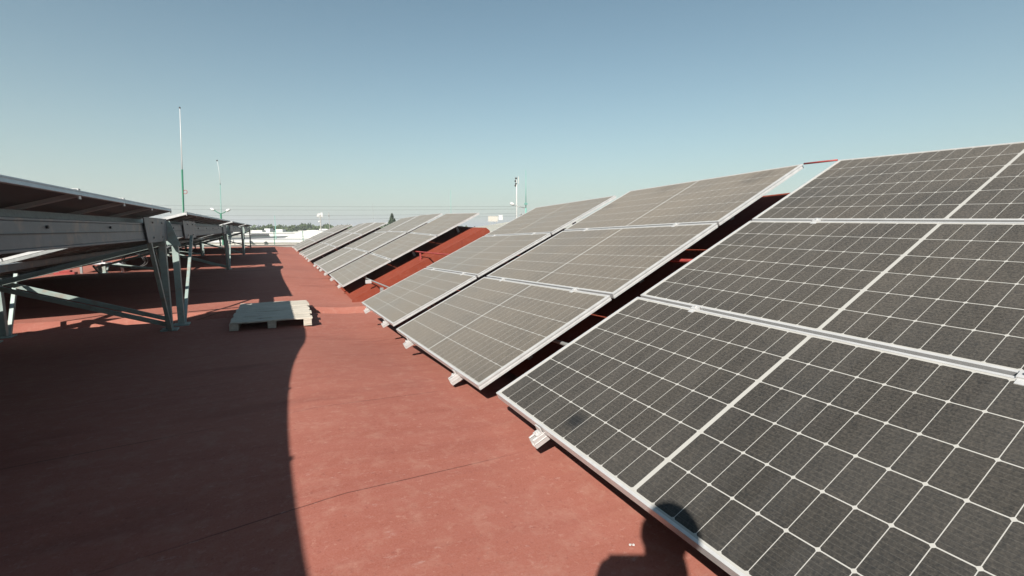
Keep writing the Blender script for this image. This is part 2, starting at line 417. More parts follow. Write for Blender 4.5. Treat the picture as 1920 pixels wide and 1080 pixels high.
def right_array(x, yfar, z, tilt, dz, yaw, label, near=True):
    """one column of three landscape panels on two sloping rails; origin at its low far corner"""
    t, yw = R(tilt), R(yaw)
    d = Vector((math.sin(yw), math.cos(yw), dz)).normalized()
    sx = Vector((math.cos(yw) * math.cos(t), -math.sin(yw) * math.cos(t), math.sin(t)))
    ax = -d; nrm = ax.cross(sx).normalized()
    if nrm.z < 0: nrm = -nrm
    # local frame: u along -d would be left handed with sx,nrm up => use u = -d, v = sx, n
    n_ = (-d).cross(sx).normalized(); flip = n_.z < 0
    if flip: u = d; o0 = Vector((x, yfar, z)) - d * L_
    else: u = -d; o0 = Vector((x, yfar, z))
    nn = u.cross(sx).normalized(); sx2 = nn.cross(u).normalized()
    mw = Matrix((u, sx2, nn)).transposed().to_4x4(); mw.translation = o0
    root = empty("solar_array", (0, 0, 0), label, "solar array", "tilted solar arrays along the sloping red roof")
    root.matrix_world = mw
    gap = .02; v = 0
    for k in range(3):
        jx = random.uniform(-.003, .003)
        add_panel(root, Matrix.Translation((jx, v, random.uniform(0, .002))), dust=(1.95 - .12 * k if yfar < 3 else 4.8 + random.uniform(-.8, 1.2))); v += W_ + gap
    for uu in (.44, 1.68):
        r_ = link(bpy.data.objects.new("rail", RAIL), root); r_.location = (uu, 0, 0)
        for vv in (W_ + gap / 2, 2 * W_ + 1.5 * gap):
            c_ = link(bpy.data.objects.new("clamp", CL), root); c_.location = (uu + random.uniform(-.01, .01), vv, 0)
        e_ = link(bpy.data.objects.new("end_bracket", LB), root); e_.location = (uu, 0, 0)
        e2 = link(bpy.data.objects.new("end_bracket", LB), root); e2.matrix_local = Matrix.Translation((uu, 3 * W_ + 2 * gap, 0)) @ Matrix.Rotation(math.pi, 4, 'Z')
    # short stub legs down to the sloping roof
    for uu in (.44, 1.68):
        for vv in (.5, 1.6, 2.7):
            s_ = MB(); s_.box(uu - .02, uu + .02, vv - .02, vv + .02, -.24, -.0852)
            s_.build("stub_leg", M['galv'], root)
    return root
lab = [
 ("solar array outside the frame behind the photographer, nearest of all",),
]
RA = [
 (1.014, 2.23, -.856, 25.7, .02, -.7, "largest solar array filling the lower right, with the photographer's shadow on its bottom panel"),
 (1.026, 4.572, -.957, 26.4, -.032, .34, "solar array just beyond the largest one, dark smudges on its top panel"),
 (1.100, 7.03, -1.040, 26.1, -.032, .82, "third solar array, its low corner overhanging the roof gully beside the pallet"),
 (1.140, 11.70, -1.038, 26.6, .019, -.45, "first solar array beyond the roof gully, its near side over the red wedge wall"),
 (1.12, 14.05, -1.02, 26.6, .0, 0, "middle array of the three on the second sloping roof, past the bare red wedge"),
 (1.15, 16.40, -1.07, 26.6, -.02, .3, "last array on the second sloping roof, a thin strip before the black gap"),
 (1.20, 21.14, -1.11, 25.8, .01, 0, "nearest array of the third sloping roof, rising over a black gap"),
 (1.20, 23.50, -1.10, 25.8, .0, 0, "middle array of the third sloping roof, with a thin dark line on its far side"),
 (1.20, 25.85, -1.14, 25.8, -.02, 0, "farthest array of the third sloping roof, a narrow pale strip"),
 (1.22, 30.55, -1.12, 25.6, .01, 0, "nearest array of the last sloping roof, a sliver next to the white roofs"),
 (1.22, 32.90, -1.12, 25.6, .0, 0, "second of the last and thinnest slivers of arrays towards the far parapet"),
 (1.22, 35.25, -1.14, 25.6, -.01, 0, "farthest array of the whole row, touching the white roofs by the parapet"),
]
for a in RA: right_array(*a)
# cross tubes under the arrays, bridging the gully; each tube is one thing
def tube_z(x, y): return None
def plane_z(x, y):     # panel plane height near y (between neighbouring arrays)
    best = min(RA, key=lambda a: abs(a[1] - 1.04 - y)); t = math.tan(R(best[3]))
    return best[2] + (y - best[1]) * best[4] + (x - best[0]) * t
tubes = [(1.62, 'galv', "unpainted grey tube lowest under the panels, crossing the gully on a short post"),
         (2.62, 'redpaint', "red tube under the middle panels, crossing in front of the red wedge"),
         (3.83, 'redpaint', "short red link bar against the sky, between the top corners of the two nearest arrays")]
for x, mt, lb in tubes:
    pts = []
    for y in (.2, 1.1, 2.2, 2.5, 3.6, 4.6, 4.9, 5.9, 6.9, 9.7, 10.7, 11.7, 12.0, 13, 14, 14.4, 15.4, 16.3):
        if x > 3.8 and y not in (2.2, 2.5): continue
        pts.append((x, y + ((.035 if y == 2.2 else -.01) if x > 3.8 else 0), plane_z(x, y) - (.125 if x < 3.8 else -.012)))
    b = MB(); b.tube(pts, .013 if x < 3 else .007, 8)
    r_ = b.build("cross_tube", M[mt], smooth=True); tag(r_, lb, "support tube", "cross tubes under the arrays")
    if mt == 'galv':
        p = MB(); p.bar((1.62, 8.2, -1.29), (1.62, 8.2, -.985), .05, .05); p.box(1.56, 1.68, 8.14, 8.26, -1.29, -1.335)
        p.build("post", M['galv'], r_)
        q = MB(); q.box(1.50, 1.60, 9.0, 9.06, -.99, -.93)
        q.build("coupler", M['alu'], r_)
    elif x == 2.62:
        p = MB(); p.bar((x, 9.35, plane_z(x, 9.35) - .5), (x, 9.35, plane_z(x, 9.35) - .13), .03, .03); p.build("post", M['redpaint'], r_)

# ---------------------------------------------------------------- left arrays on steel frames
def left_array(y0, label, n=8, fy0=None, fy1=None, xh=-1.22):
    """high edge at x=-1.07, z=.24; two portrait panels deep, sloping down to the left"""
    t = R(17.0); y1 = y0 + n * 1.045
    root = empty("elevated_solar_array", (-1.2, y0, -1.28), label, "solar array", "elevated solar arrays on green steel frames")
    off = Vector((1.2, -y0, 1.28))
    hi = Vector((-1.07, 0, .24)); dn = Vector((-math.cos(t), 0, -math.sin(t))); nr = Vector((-math.sin(t), 0, math.cos(t)))
    for i in range(n):
        for k in range(2):
            # panel local u (long) up the slope, v across: u=-dn, v = n x u
            u = -dn; vv = nr.cross(u).normalized()
            o = hi + dn * (L_ + k * (L_ + .02)); o = Vector((o.x, y0 + i * 1.045, o.z))
            if vv.y < 0: o = o + Vector((0, W_, 0))
            mt = Matrix((u, vv, nr)).transposed().to_4x4(); mt.translation = o + off
            add_panel(root, mt)
    def P(mb, name, m='gsteel', bevel=.003): o = mb.build(name, M[m], root, bevel=bevel); o.location = off; return o
    def pz(x, d=0): return .24 + (x + 1.07) * math.tan(t) - .037 / math.cos(t) - d
    # rafters up the slope at panel joints
    for i in range(n + 1):
        y = y0 + i * 1.045 - .0025
        P(MB().bar((-1.42, y, pz(-1.42, .025)), (-4.95, y, pz(-4.95, .025)), .04, .04), "rafter", 'galv', 0)
        if i < n or i == n:
            b = MB(); b.box(-1.072, -1.066, y - .02, y + .02, .185, .246); b.box(-1.10, -1.066, y - .02, y + .02, .2465, .25)
            P(b, "clamp", 'alu', 0)
    for x in (-1.36, -2.2, -3.3, -4.5):
        b = MB(); b.bar((x, y0 + .02, pz(x, .028)), (x, y1 - .02, pz(x, .028)), .04, .045, side=(-.29, 0, .957)); P(b, "rail", 'galv', 0)
    # purlin beams
    ya, yb = (fy0 if fy0 is not None else y0 - .5), (fy1 if fy1 is not None else y1 + .35)
    for x, hgt, wdt in ((-1.25, .19, .07), (-2.9, .09, .05), (-4.25, .09, .05)):
        top = pz(x, .068) - .0 ; b = MB(); z1 = .062 if x == -1.25 else top; z0 = z1 - hgt
        b.box(x - wdt / 2, x + wdt / 2, ya, yb, z0, z0 + .018); b.box(x - wdt / 2, x + wdt / 2, ya, yb, z1 - .018, z1)
        b.box(x + wdt / 2 - .012, x + wdt / 2 - .004, ya, yb, z0 + .018, z1 - .018)
        P(b, "beam", 'gsteel2')
        if x == -1.25:
            b = MB(); b.box(x + wdt / 2 + .0005, x + wdt / 2 + .006, ya + .02, yb - .02, -.030, -.026)
            for k in range(int((yb - ya) / 1.3)): b.tube([(x + wdt/2 - .006, ya + .6 + 1.3 * k, .01), (x + wdt/2 + .008, ya + .6 + 1.3 * k, .01)], .011, 6)
            P(b, "seam_and_bolts", 'dark', 0)
    # end frames
    for fy, sgn in ((ya + .12, 1), (yb - .12, -1)):
        gz = ground_z(min(max(fy, -7), 38)) - .03
        for x, top, w_ in ((xh if sgn > 0 else -1.22, -.13, .085), (-2.9, pz(-2.9, .22), .07), (-4.25, pz(-4.25, .22), .07)):
            b = MB(); b.box(x - .035, x - .028, fy - w_/2, fy + w_/2, gz, top); b.box(x - .028, x + .035, fy - w_/2, fy - w_/2 + .007, gz, top)
            b.box(x - .028, x + .035, fy + w_/2 - .007, fy + w_/2, gz, top); b.box(x + .028, x + .035, fy - w_/2 + .007, fy + w_/2 - .007, gz, top)
            P(b, "post", 'gsteel', 0)
            b = MB(); b.box(x - .09, x + .09, fy - .09, fy + .09, gz - .02, gz + .045); P(b, "base_plate", 'gsteel')
            lx = (1.55 if sgn > 0 else .72) if x > -2 else .5
            P(MB().bar((x + .02, fy + sgn * .07, gz + .03), (x + .0, fy + sgn * lx, top + .01), .04, .045), "slanted_leg")
        # sloping cross beam and brace to the foot of the high post
        P(MB().bar((-1.2, fy, -.17), (-4.35, fy, pz(-4.35, .25)), .04, .055), "cross_beam")
        P(MB().bar((-2.86, fy + .04, pz(-2.9, .28)), (-1.26, fy + .04, gz + .10), .012, .058), "brace")
        P(MB().bar((-4.2, fy - .05, pz(-4.25, .2)), (-2.95, fy - .05, gz + .1), .04, .05), "brace")
        # saddle plate on the outside of the high beam
        s0, s1 = (fy + 1.2, fy + 2.55) if sgn > 0 else (fy + .28, fy - 1.0)
        lean = .09 * (1 if s1 > s0 else 1)
        yl, yr = min(s0, s1), max(s0, s1)
        xx = -1.205; b = MB(); n0 = len(b.v)
        for xo in (xx, xx + .012): b.v += [(xo, yl + .12, -.155), (xo, yr, -.155), (xo, yr - .05, .125), (xo, yl - .02, .125)]
        for f in ((0, 3, 2, 1), (4, 5, 6, 7), (0, 1, 5, 4), (1, 2, 6, 5), (2, 3, 7, 6), (3, 0, 4, 7)): b.f.append(tuple(n0 + i for i in f)); b.mi.append(0)
        P(b, "saddle_plate", 'gsteel2')
        for by_, bz_ in ((.3, .07), (.3, -.10), (.7, .07), (.7, -.10)):
            yy_ = yl + (yr - yl) * by_; P(MB().tube([(xx + .012, yy_, bz_), (xx + .024, yy_, bz_)], .012, 6), "bolt", 'galv', 0)
    # gusset plate closing the near end of the high beam
    b = MB(); n0 = len(b.v)
    for yo in (ya - .012, ya): b.v += [(-1.33, yo, .09), (-1.20, yo, -.22), (-1.06, yo, -.22), (-1.16, yo, .10)]
    for f in ((0, 1, 2, 3), (7, 6, 5, 4), (0, 4, 5, 1), (1, 5, 6, 2), (2, 6, 7, 3), (3, 7, 4, 0)): b.f.append(tuple(n0 + i for i in f)); b.mi.append(0)
    P(b, "gusset_plate", 'gsteel', 0)
    return root
left_array(-1.24, "nearest elevated solar array at the left edge, seen from below with its dark underside", fy0=-1.9, fy1=7.47)
left_array(8.36, "second elevated solar array, starting behind the cluster of green posts", n=8, fy0=7.58, fy1=16.95, xh=-1.14)
left_array(17.75, "third elevated solar array, small, its pale end edge showing beyond the long beam", fy0=17.1, fy1=26.35)
left_array(27.15, "farthest elevated solar array, tiny, its last thin post before the far parapet", n=8, fy0=26.6, fy1=35.8)

# ---------------------------------------------------------------- pallet
def pallet():
    root = empty("wooden_pallet", (-.03, 7.75, ground_z(7.5) + .0), "weathered grey wooden pallet lying half in shade on the red roof", "pallet", rot=(0, 0, R(-1.5)))
    W2, D2, zt = .48, .88, .112
    n = 9; bw_ = (2 * D2) / n
    for k in range(n):
        y = -D2 + k * bw_; b = MB(); jx = random.uniform(-.012, .012)
        b.box(-W2 + jx, W2 + jx + random.uniform(-.01, .01), y + .004, y + bw_ - .004, zt - .02, zt + random.uniform(-.003, .003))
        me_ = b.build("deck_board", M['wood'], root, bevel=.003).data
        bmd = bmesh.new(); bmd.from_mesh(me_); bmesh.ops.subdivide_edges(bmd, edges=[e for e in bmd.edges if abs(e.verts[0].co.x - e.verts[1].co.x) > .5], cuts=14)
        for v_ in bmd.verts:
            wv_ = .005 * math.sin(v_.co.x * 23 + k * 2.1) + .003 * math.sin(v_.co.x * 61 + k)
            v_.co.y += wv_ * (1 if v_.co.y > y + bw_ / 2 else -.6); v_.co.z += .0025 * math.sin(v_.co.x * 9 + k * 1.7)
        bmd.to_mesh(me_); bmd.free()
    for x in (-W2 + .05, 0, W2 - .05):
        for y in (-D2 + .06, 0, D2 - .06):
            MB().box(x - .05, x + .05, y - .05, y + .05, .02, zt - .0375).build("block", M['wood'], root, bevel=.004)
        MB().box(x - .05, x + .05, -D2 + .005, D2 - .005, zt - .037, zt - .0205).build("stringer", M['wood'], root, bevel=.002)
        MB().box(x - .05, x + .05, -D2 + .01, D2 - .01, 0.002, .0195).build("bottom_board", M['wood'], root, bevel=.002)
    return root
pallet()

# ---------------------------------------------------------------- things lying on the far left roof
pr = empty("pipe_run", (-5, 17.4, -1.28), "white plastic pipe on short stands beyond the left array", "pipe")
b = MB(); b.tube([(-3.2, 0, .30), (1.0, 0, .30), (1.1, 0, .26), (1.12, 0, .03)], .035, 10); b.build("pipe", M['pvc'], pr, smooth=True)
for x in (-.35, .2, -2):
    b = MB(); b.bar((x, 0, 0), (x, 0, .265), .05, .05); b.box(x - .1, x + .1, -.1, .1, 0, .03); b.build("stand", M['galv'], pr)
ho = MB(); pts = []
for i in range(40):
    a = i / 39 * 2 * math.pi * 2.2; pts.append((-3.75 + .28 * math.cos(a) + i * .003, 17.9 + .05 * math.sin(a * .7), -.95 + .2 * math.sin(a)))
ho.tube(pts, .016, 6); tag(ho.build("cable_loop", M['dark'], smooth=True), "loops of black cable hanging by the low posts of the left array", "cable")
for x, y, lb in ((-6.1, 17.0, "red plastic block on the roof left of the white pipe stands"), (-5.05, 17.1, "small red plastic block under the white pipe")):
    b = MB(); b.box(x - .22, x + .22, y - .12, y + .12, -1.27, -1.17); b.box(x - .12, x + .12, y - .09, y + .09, -1.17, -1.12)
    tag(b.build("plastic_block", M['redplastic'], bevel=.01), lb, "block")

# ---------------------------------------------------------------- far parapet, fence
b = MB(); b.box(-17, 18, 38.42, 38.6, -1.319, -1.16); b.box(-17, 18, 38.38, 38.64, -1.16, -1.12)
tag(b.build("parapet", M['grey']), "low pale grey parapet along the far end of the red roof", "parapet")
fe = empty("wire_fence", (0, 38.8, -1.3), "thin green post and wire fence beyond the far parapet", "fence")
for x in (-12, -8.6, -5.2, -1.8, .2, 2.1, 4.2, 7.5): MB().bar((x, 0, -.3), (x, 0, 1.15), .045, .045).build("fence_post", M['green'], fe)
b = MB()
for z in (.25, .5, .75, 1.0, 1.1): b.tube([(-12, 0, z), (7.5, 0, z)], .005, 4)
b.build("wires", M['green'], fe)

# ---------------------------------------------------------------- low metal roof beyond the wedges, on the right
b = MB(); x = 5.2
mr = empty("shed_roof", (7, 16, -1.2), "pale ribbed metal shed roof behind the red wedge", "roof")
b = MB()
for k in range(16):
    y0 = 9 + k * .9
    b.quad((4.9 - 7, y0 - 16, .55), (12 - 7, y0 - 16, 1.62), (12 - 7, y0 + .83 - 16, 1.62), (4.9 - 7, y0 + .83 - 16, .55))
    b.box(4.9 - 7, 5.0 - 7, y0 - 16, y0 + .9 - 16, 0, .55)
    b.bar((4.9 - 7, y0 + .86 - 16, .56), (12 - 7, y0 + .86 - 16, 1.63), .07, .05)
b.build("ribbed_sheet", M['metalroof'], mr)

# ---------------------------------------------------------------- the town below: ground and white roofs
b = MB(); b.quad((-3000, -300, -8.02), (3000, -300, -8.02), (3000, 5000, -8.02), (-3000, 5000, -8.02))
tag(b.build("ground", M['earth']), kind='structure')
def building(px0, px1, ytop, depth, length, label, vault=0.0, mat='whiteroof', wall='cream', rows=0, rooftop=None, g="white roofed buildings of the town"):
    """front corners seen at px0/px1, eave height from ytop, standing `depth` away, running back `length`"""
    A = at(px0, ytop, depth); B = at(px1, ytop, depth); zt = (A.z + B.z) / 2
    ux = (B - A); ux.z = 0; wid = ux.length; ux.normalize(); uy = Vector((-ux.y, ux.x, 0))
    root = empty("building", (A.x, A.y, -8), label, "building", g)
    root.rotation_euler = (0, 0, math.atan2(ux.y, ux.x)); h = zt + 8
    w_ = MB(); w_.box(0, wid, 0, length, 0, h); w_.build("wall", M[wall], root)
    r_ = MB(); n = 14
    if vault:
        for i in range(n):
            a0, a1 = i / n, (i + 1) / n
            z0, z1 = h + .02 + vault * math.sin(math.pi * a0), h + .02 + vault * math.sin(math.pi * a1)
            r_.quad((wid*a0, -.2, z0), (wid*a1, -.2, z1), (wid*a1, length, z1), (wid*a0, length, z0))
            r_.quad((wid*a0, -.2, h), (wid*a1, -.2, h), (wid*a1, -.2, z1), (wid*a0, -.2, z0))
            r_.quad((wid*a1, length, h), (wid*a0, length, h), (wid*a0, length, z0), (wid*a1, length, z1))
    else:
        r_.box(-.15, wid + .15, -.15, .1, h + .01, h + .35); r_.box(-.15, wid + .15, length - .1, length + .15, h + .01, h + .35)
        r_.box(-.15, .1, .1, length - .1, h + .01, h + .35); r_.box(wid - .1, wid + .15, .1, length - .1, h + .01, h + .35); r_.box(.1, wid - .1, .1, length - .1, h + .01, h + .05)
    r_.build("roof", M[mat], root)
    nw = max(1, int(wid / 4))
    for i in range(nw):
        cx = wid * (i + .5) / nw
        MB().box(cx - .7, cx + .7, -.06, -.01, h - 2.3, h - 1.0).build("window", M['glass'], root)
    if rooftop:
        for (fx, fy, sx_, sy_, sz_) in rooftop:
            MB().box(wid*fx, wid*fx + sx_, length*fy, length*fy + sy_, h + .051, h + .051 + sz_).build("roof_box", M['white'], root)
    return root
building(300, 620, 455, 62, 70, "broad flat pale roof just below the far parapet", rooftop=[(.3, .4, 1.5, 1, .7), (.7, .7, 2, 1.2, .8)])
building(533, 640, 447, 88, 45, "bright white vaulted warehouse roof left of the arrays' slivers", vault=1.5, wall='white')
building(578, 665, 440, 120, 40, "cream building with a white roof behind the vaulted warehouse", wall='cream', rooftop=[(.2, .1, 2.4, 2, 1.3)])
building(395, 470, 441, 125, 30, "long pale building seen between the posts of the left array", wall='grey')
building(490, 532, 438, 140, 30, "low white houses with dark openings in front of the trees", wall='white', rooftop=[(.1, 0.02, 1.6, 2, 1.4), (.6, .02, 2, 2, 1.2)])
building(608, 634, 437, 150, 12, "small white box shaped house beside the cell tower", wall='white')
building(240, 360, 444, 110, 30, "pale building far behind the left posts", wall='cream')
building(860, 940, 428, 150, 20, "far pale building low behind the red wedge", wall='white')
building(428, 700, 437.5, 134, 40, "long white walled block closing the view in front of the trees", wall='white', rooftop=[(.15, .02, 3, 2, .8), (.62, .02, 2.2, 2, 1.2)])
building(470, 492, 434.5, 152, 14, "narrow pale house with a taller roof line, right of the last array post", wall='cream')
building(560, 575, 434.5, 156, 12, "small cream house peeping above the long white block", wall='cream')
bb_ = at(925, 410, 120)
bbo = empty("billboard", (bb_.x, bb_.y, -8), "small pale boxy hoarding above the ribbed roof, left of the white pole", "billboard", rot=(0, 0, R(-20)))
MB().box(-1.3, 1.1, -.1, .1, 8 + bb_.z - .7, 8 + bb_.z + .65).build("board", M['cream'], bbo)
MB().box(1.3, 2.3, -.2, .2, 8 + bb_.z - .3, 8 + bb_.z + .9).build("side_box", M['white'], bbo)
for x in (-.8, .8): MB().bar((x, 0, 0), (x, 0, 8 + bb_.z - .7), .15, .15).build("post", M['galv'], bbo)

# ---------------------------------------------------------------- trees
def crown_mesh(name, mat, seed, conic=False, n=1500):
    r_ = random.Random(seed); b = MB(); blobs = []
    if conic:
        for i in range(60):
            z = (i / 59) ** .7; rr = (1 - z) * .36 + .006
            for k in range(3): a = r_.uniform(0, 6.28); blobs.append((math.cos(a) * rr * .55, math.sin(a) * rr * .55, .12 + z * .86, rr * .5, .018))
    else:
        for i in range(13):
            a = r_.uniform(0, 6.28); q = r_.uniform(0, .34); blobs.append((math.cos(a) * q, math.sin(a) * q, r_.uniform(.42, .85), r_.uniform(.11, .2), r_.uniform(.09, .16)))
    for i in range(n):
        c = r_.choice(blobs)
        th = r_.uniform(0, 6.28); cz = r_.uniform(-1, 1); s_ = math.sqrt(1 - cz * cz); q = r_.uniform(.55, 1.08)
        p = Vector((c[0] + s_ * math.cos(th) * c[3] * q, c[1] + s_ * math.sin(th) * c[3] * q, c[2] + cz * c[4] * q))
        ax = Vector((r_.gauss(0, 1), r_.gauss(0, 1), r_.gauss(0, 1))).normalized(); bx = ax.orthogonal().normalized(); by = ax.cross(bx)
        sz = r_.uniform(.03, .06) if not conic else r_.uniform(.012, .04) * (.5 + 1.2 * (1 - c[2]))
        b.quad(p - bx * sz - by * sz * .6, p + bx * sz - by * sz * .5, p + bx * sz * .8 + by * sz * .7, p - bx * sz * .7 + by * sz * .6)
    return b.mesh(name, mat)
def trunk_mesh(seed, conic=False):
    r_ = random.Random(seed); b = MB(); b.tube([(0, 0, 0), (.01, 0, .3), (0, .01, .6 if not conic else .9)], .03, 8, .012)
    if not conic:
        for i in range(6):
            a = r_.uniform(0, 6.28); z = r_.uniform(.28, .5); b.tube([(0, 0, z), (math.cos(a) * .15, math.sin(a) * .15, z + .14), (math.cos(a) * .27, math.sin(a) * .27, z + .22)], .013, 5, .004)
    return b.mesh("trunk", M['bark'])
TM = [(crown_mesh("crown", M['leafa'], 11), trunk_mesh(1)), (crown_mesh("crown", M['leafb'], 12), trunk_mesh(2)), (crown_mesh("crown", M['leafa'], 13), trunk_mesh(3))]
CM = (crown_mesh("crown", M['leafb'], 21, True, 6000), trunk_mesh(5, True))
def tree(px, ytop, depth, wpx, label, ms=None, name="tree", cat="tree", g="trees of the far tree line"):
    T_ = at(px, ytop, depth); h = T_.z + 8; wd = wpx * depth / FPX
    root = empty(name, (T_.x, T_.y, -8), label, cat, g); root.rotation_euler = (0, 0, random.uniform(0, 6))
    cr, tr = ms or random.choice(TM)
    base = .78 if not (ms is CM) else .66
    for me, nm in ((cr, "crown"), (tr, "trunk")):
        o = link(bpy.data.objects.new(nm, me), root); o.scale = (wd / base, wd / base, h / .98)
    return root
tl = [(478, 428, 20), (490, 426, 18), (500, 420, 15), (508, 424, 22), (522, 423, 20), (534, 425, 22), (546, 424, 20), (556, 423, 18), (566, 420, 16),
      (573, 421, 14), (580, 418, 10), (588, 425, 20), (600, 425, 18), (612, 420, 18), (622, 421, 16), (632, 424, 20), (648, 421, 16), (660, 424, 18), (700, 424, 18), (722, 419, 10)]
desc = ["leftmost pale tree of the tree line beside the last array post", "low tree left of the pointed bushy one", "tall bushy tree left of the faint green mast", "broad green tree behind the faint green mast",
        "even green tree right of the faint green mast", "low wide tree over the white houses", "greyish low tree mid tree line", "dark flat topped tree over the vaulted roof", "dark round topped tree left of the tallest pair",
        "dark tree between two peaks mid tree line", "narrow dark tall peak of the tree line", "low tree right of the narrow tall peak", "tree just left of the cell tower", "dense tree just right of the cell tower", "round tree above the small white house",
        "brownish round tree beside the array slivers", "small tree peeping over the third group of arrays, left one", "small tree peeping over the third group of arrays, right one", "bush behind the white end of the third group of arrays", "bush directly left of the conifer"]
for i, (px, yt, wp) in enumerate(tl): tree(px, yt - 1, 170 + (i * 37) % 50, wp * 1.45, desc[i], ms=TM[i % 3])
tree(735, 402, 110, 62, "dark pointed conifer standing alone above the arrays", ms=CM, name="conifer", g=None)
# distant wooded mass behind the individual trees
r_ = random.Random(5); b = MB()
for i in range(5200):
    px = r_.uniform(-250, 1150); dpt = r_.uniform(250, 330); top = 427 + 2.5 * math.sin(px * .05) + 1.5 * math.sin(px * .17)
    p = at(px, r_.uniform(top, 441), dpt); ax = Vector((r_.gauss(0, 1), r_.gauss(0, 1), r_.gauss(0, 1))).normalized(); bx = ax.orthogonal().normalized(); by = ax.cross(bx); sz = r_.uniform(.5, 1.3)
    b.quad(p - bx * sz - by * sz, p + bx * sz - by * sz, p + bx * sz + by * sz, p - bx * sz + by * sz)
tag(b.build("woodland", M['leafb']), "hazy far off wooded belt behind the tree line", "woodland", kind='stuff')

# ---------------------------------------------------------------- poles, masts, lamps, wires
def lean_pole(name, pts, r0, r1, mat, parent):
    b = MB(); b.tube(pts, r0, 8, r1); return b.build(name, M[mat], parent, smooth=True)
# tall lightning rod, green below and white above
d = 24; base = at(345, 430, d); top = at(337, 202, d); mid = at(341.5, 318, d)
lr = empty("lightning_rod", (base.x, base.y, -1.28), "tallest pole at left, green below and white above with a small red ring", "lightning rod")
o = Vector((base.x, base.y, -1.28)); foot = Vector((base.x + .02, base.y, -1.28))
lean_pole("lower_pole", [foot - o, base - o, mid - o], .055, .04, 'green', lr)
lean_pole("upper_pole", [mid - o, top - o], .024, .013, 'white', lr)
MB().ball(top - o, .04, .04, .05).build("tip", M['dark'], lr, smooth=True)
rg = MB(); c = at(345, 360, d) - o; ring = [c + RT * (.06 + .1 * math.cos(a)) + UP * (.09 * math.sin(a)) for a in [i / 14 * 2 * math.pi for i in range(15)]]
rg.tube(ring, .014, 6); rg.build("ring", M['redpaint'], lr)
# second rod, thin
d = 60; bs = at(416, 440, d); md = at(413, 345, d); tp = at(407, 301, d); o = Vector((bs.x, bs.y, -8))
l2 = empty("lightning_rod", tuple(o), "thin leaning rod rising behind the twin headed lamp", "lightning rod")
lean_pole("lower_pole", [Vector((0, 0, 0)), bs - o, md - o], .06, .035, 'palegreen', l2)
lean_pole("upper_pole", [md - o, at(411, 322, d) - o, tp - o], .028, .018, 'white', l2)
b = MB(); b.ball(tp - o, .08, .08, .1); b.ball(md - o, .06, .06, .08); b.build("knob", M['dark'], l2)
def lamp(px, py, d, label, arms, pole_top=None, mat='green', r0=.09):
    t = at(px, py, d); o = Vector((t.x, t.y, -8)); rt = empty("street_lamp", tuple(o), label, "street lamp")
    lean_pole("pole", [Vector((0, 0, 0)), t - o], r0 * 1.3, r0, mat, rt)
    for (ax, ay, hx, hy) in arms:
        e = at(ax, ay, d) - o; h_ = at(hx, hy, d) - o
        mb = MB(); mb.tube([t - o, (t - o) * .4 + e * .6 + Vector((0, 0, -.05)), e], .05, 6); mb.build("arm", M[mat if mat != 'palegreen' else 'galv'], rt, smooth=True)
        mb = MB(); dr = (h_ - e); c_ = (h_ + e) / 2; n0 = len(mb.v); mb.ball((0, 0, 0), dr.length * .62, .17, .15)
        hd = mb.build("lamp_head", M['white'], rt, smooth=True); hd.location = c_; hd.rotation_euler = dr.to_track_quat('X', 'Z').to_euler()
    return rt
lamp(414, 401, 56, "twin headed street lamp above the left arrays", [(402, 394, 395, 391), (424, 396, 431, 392.5)])
# big green pole with lamp arm at right
l3 = lamp(986, 390, 48, "street lamp arm and white head on the pale green pole", [(964, 384, 957, 381)], mat='palegreen', r0=.08)
d = 48; t = at(986, 390, d); tt = at(986, 318, d); o = Vector((t.x, t.y, -8))
lean_pole("mast", [t - o, tt - o], .055, .02, 'palegreen', l3)
MB().box(t.x - o.x - .12, t.x - o.x + .12, t.y - o.y - .12, t.y - o.y + .12, t.z + 8 + .3, t.z + 8 + .5).build("collar", M['palegreen'], l3)
b = MB(); e0 = at(976, 402, d) - o; e1 = at(991, 402, d) - o; b.bar(e0, e1, .05, .05); b.ball(e0, .16, .12, .08); b.ball(e1, .16, .12, .08); b.build("cross_arm", M['galv'], l3)
# white utility pole
d = 66; t = at(969, 332, d); o = Vector((t.x, t.y, -8)); PO = t.copy()
up = empty("utility_pole", tuple(o), "white utility pole with dark insulators at its top", "utility pole")
lean_pole("pole", [Vector((0, 0, 0)), at(968.5, 348, d) - o, t - o], .10, .06, 'white', up)
for k, y in enumerate((334.5, 339.5, 344.5, 348)):
    c = at(967.5 - (k % 2), y, d) - o; MB().ball(c, .14, .14, .15).build("insulator", M['dark'], up, smooth=True)
MB().bar(at(972, 331, d) - o, at(972, 345, d) - o, .07, .07).build("antenna", M['cream'], up)
def mast(px, yt, yb, d, r0, r1, mat, label, name="mast"):
    a = at(px, yt, d); o = Vector((a.x, a.y, -8)); rt = empty(name, tuple(o), label, "mast")
    lean_pole("pole", [Vector((0, 0, 0)), a - o], r0, r1, mat, rt); return rt, o
mast(845, 356, 400, 90, .06, .03, 'palegreen', "faint green mast above the second group of arrays")
rt, o = mast(699, 380, 420, 130, .07, .03, 'galv', "pale thin mast between the far arrays and the conifer")
mast(515, 404, 440, 80, .14, .03, 'palegreen', "faint green tapering mast in front of the tree line")
rt, o = mast(616.5, 398, 430, 120, .07, .05, 'grey', "thin pole right of the cell tower with a small dark box"); 
MB().ball(at(616.5, 404, 120) - o, .16, .16, .3).build("box", M['grey'], rt)
d = 105; t = at(600.5, 403, d); o = Vector((t.x, t.y, -8)); ct = empty("cell_tower", tuple(o), "cell tower with white panel antennas above the tree line", "cell tower")
lean_pole("pole", [Vector((0, 0, 0)), t - o], .17, .12, 'grey', ct)
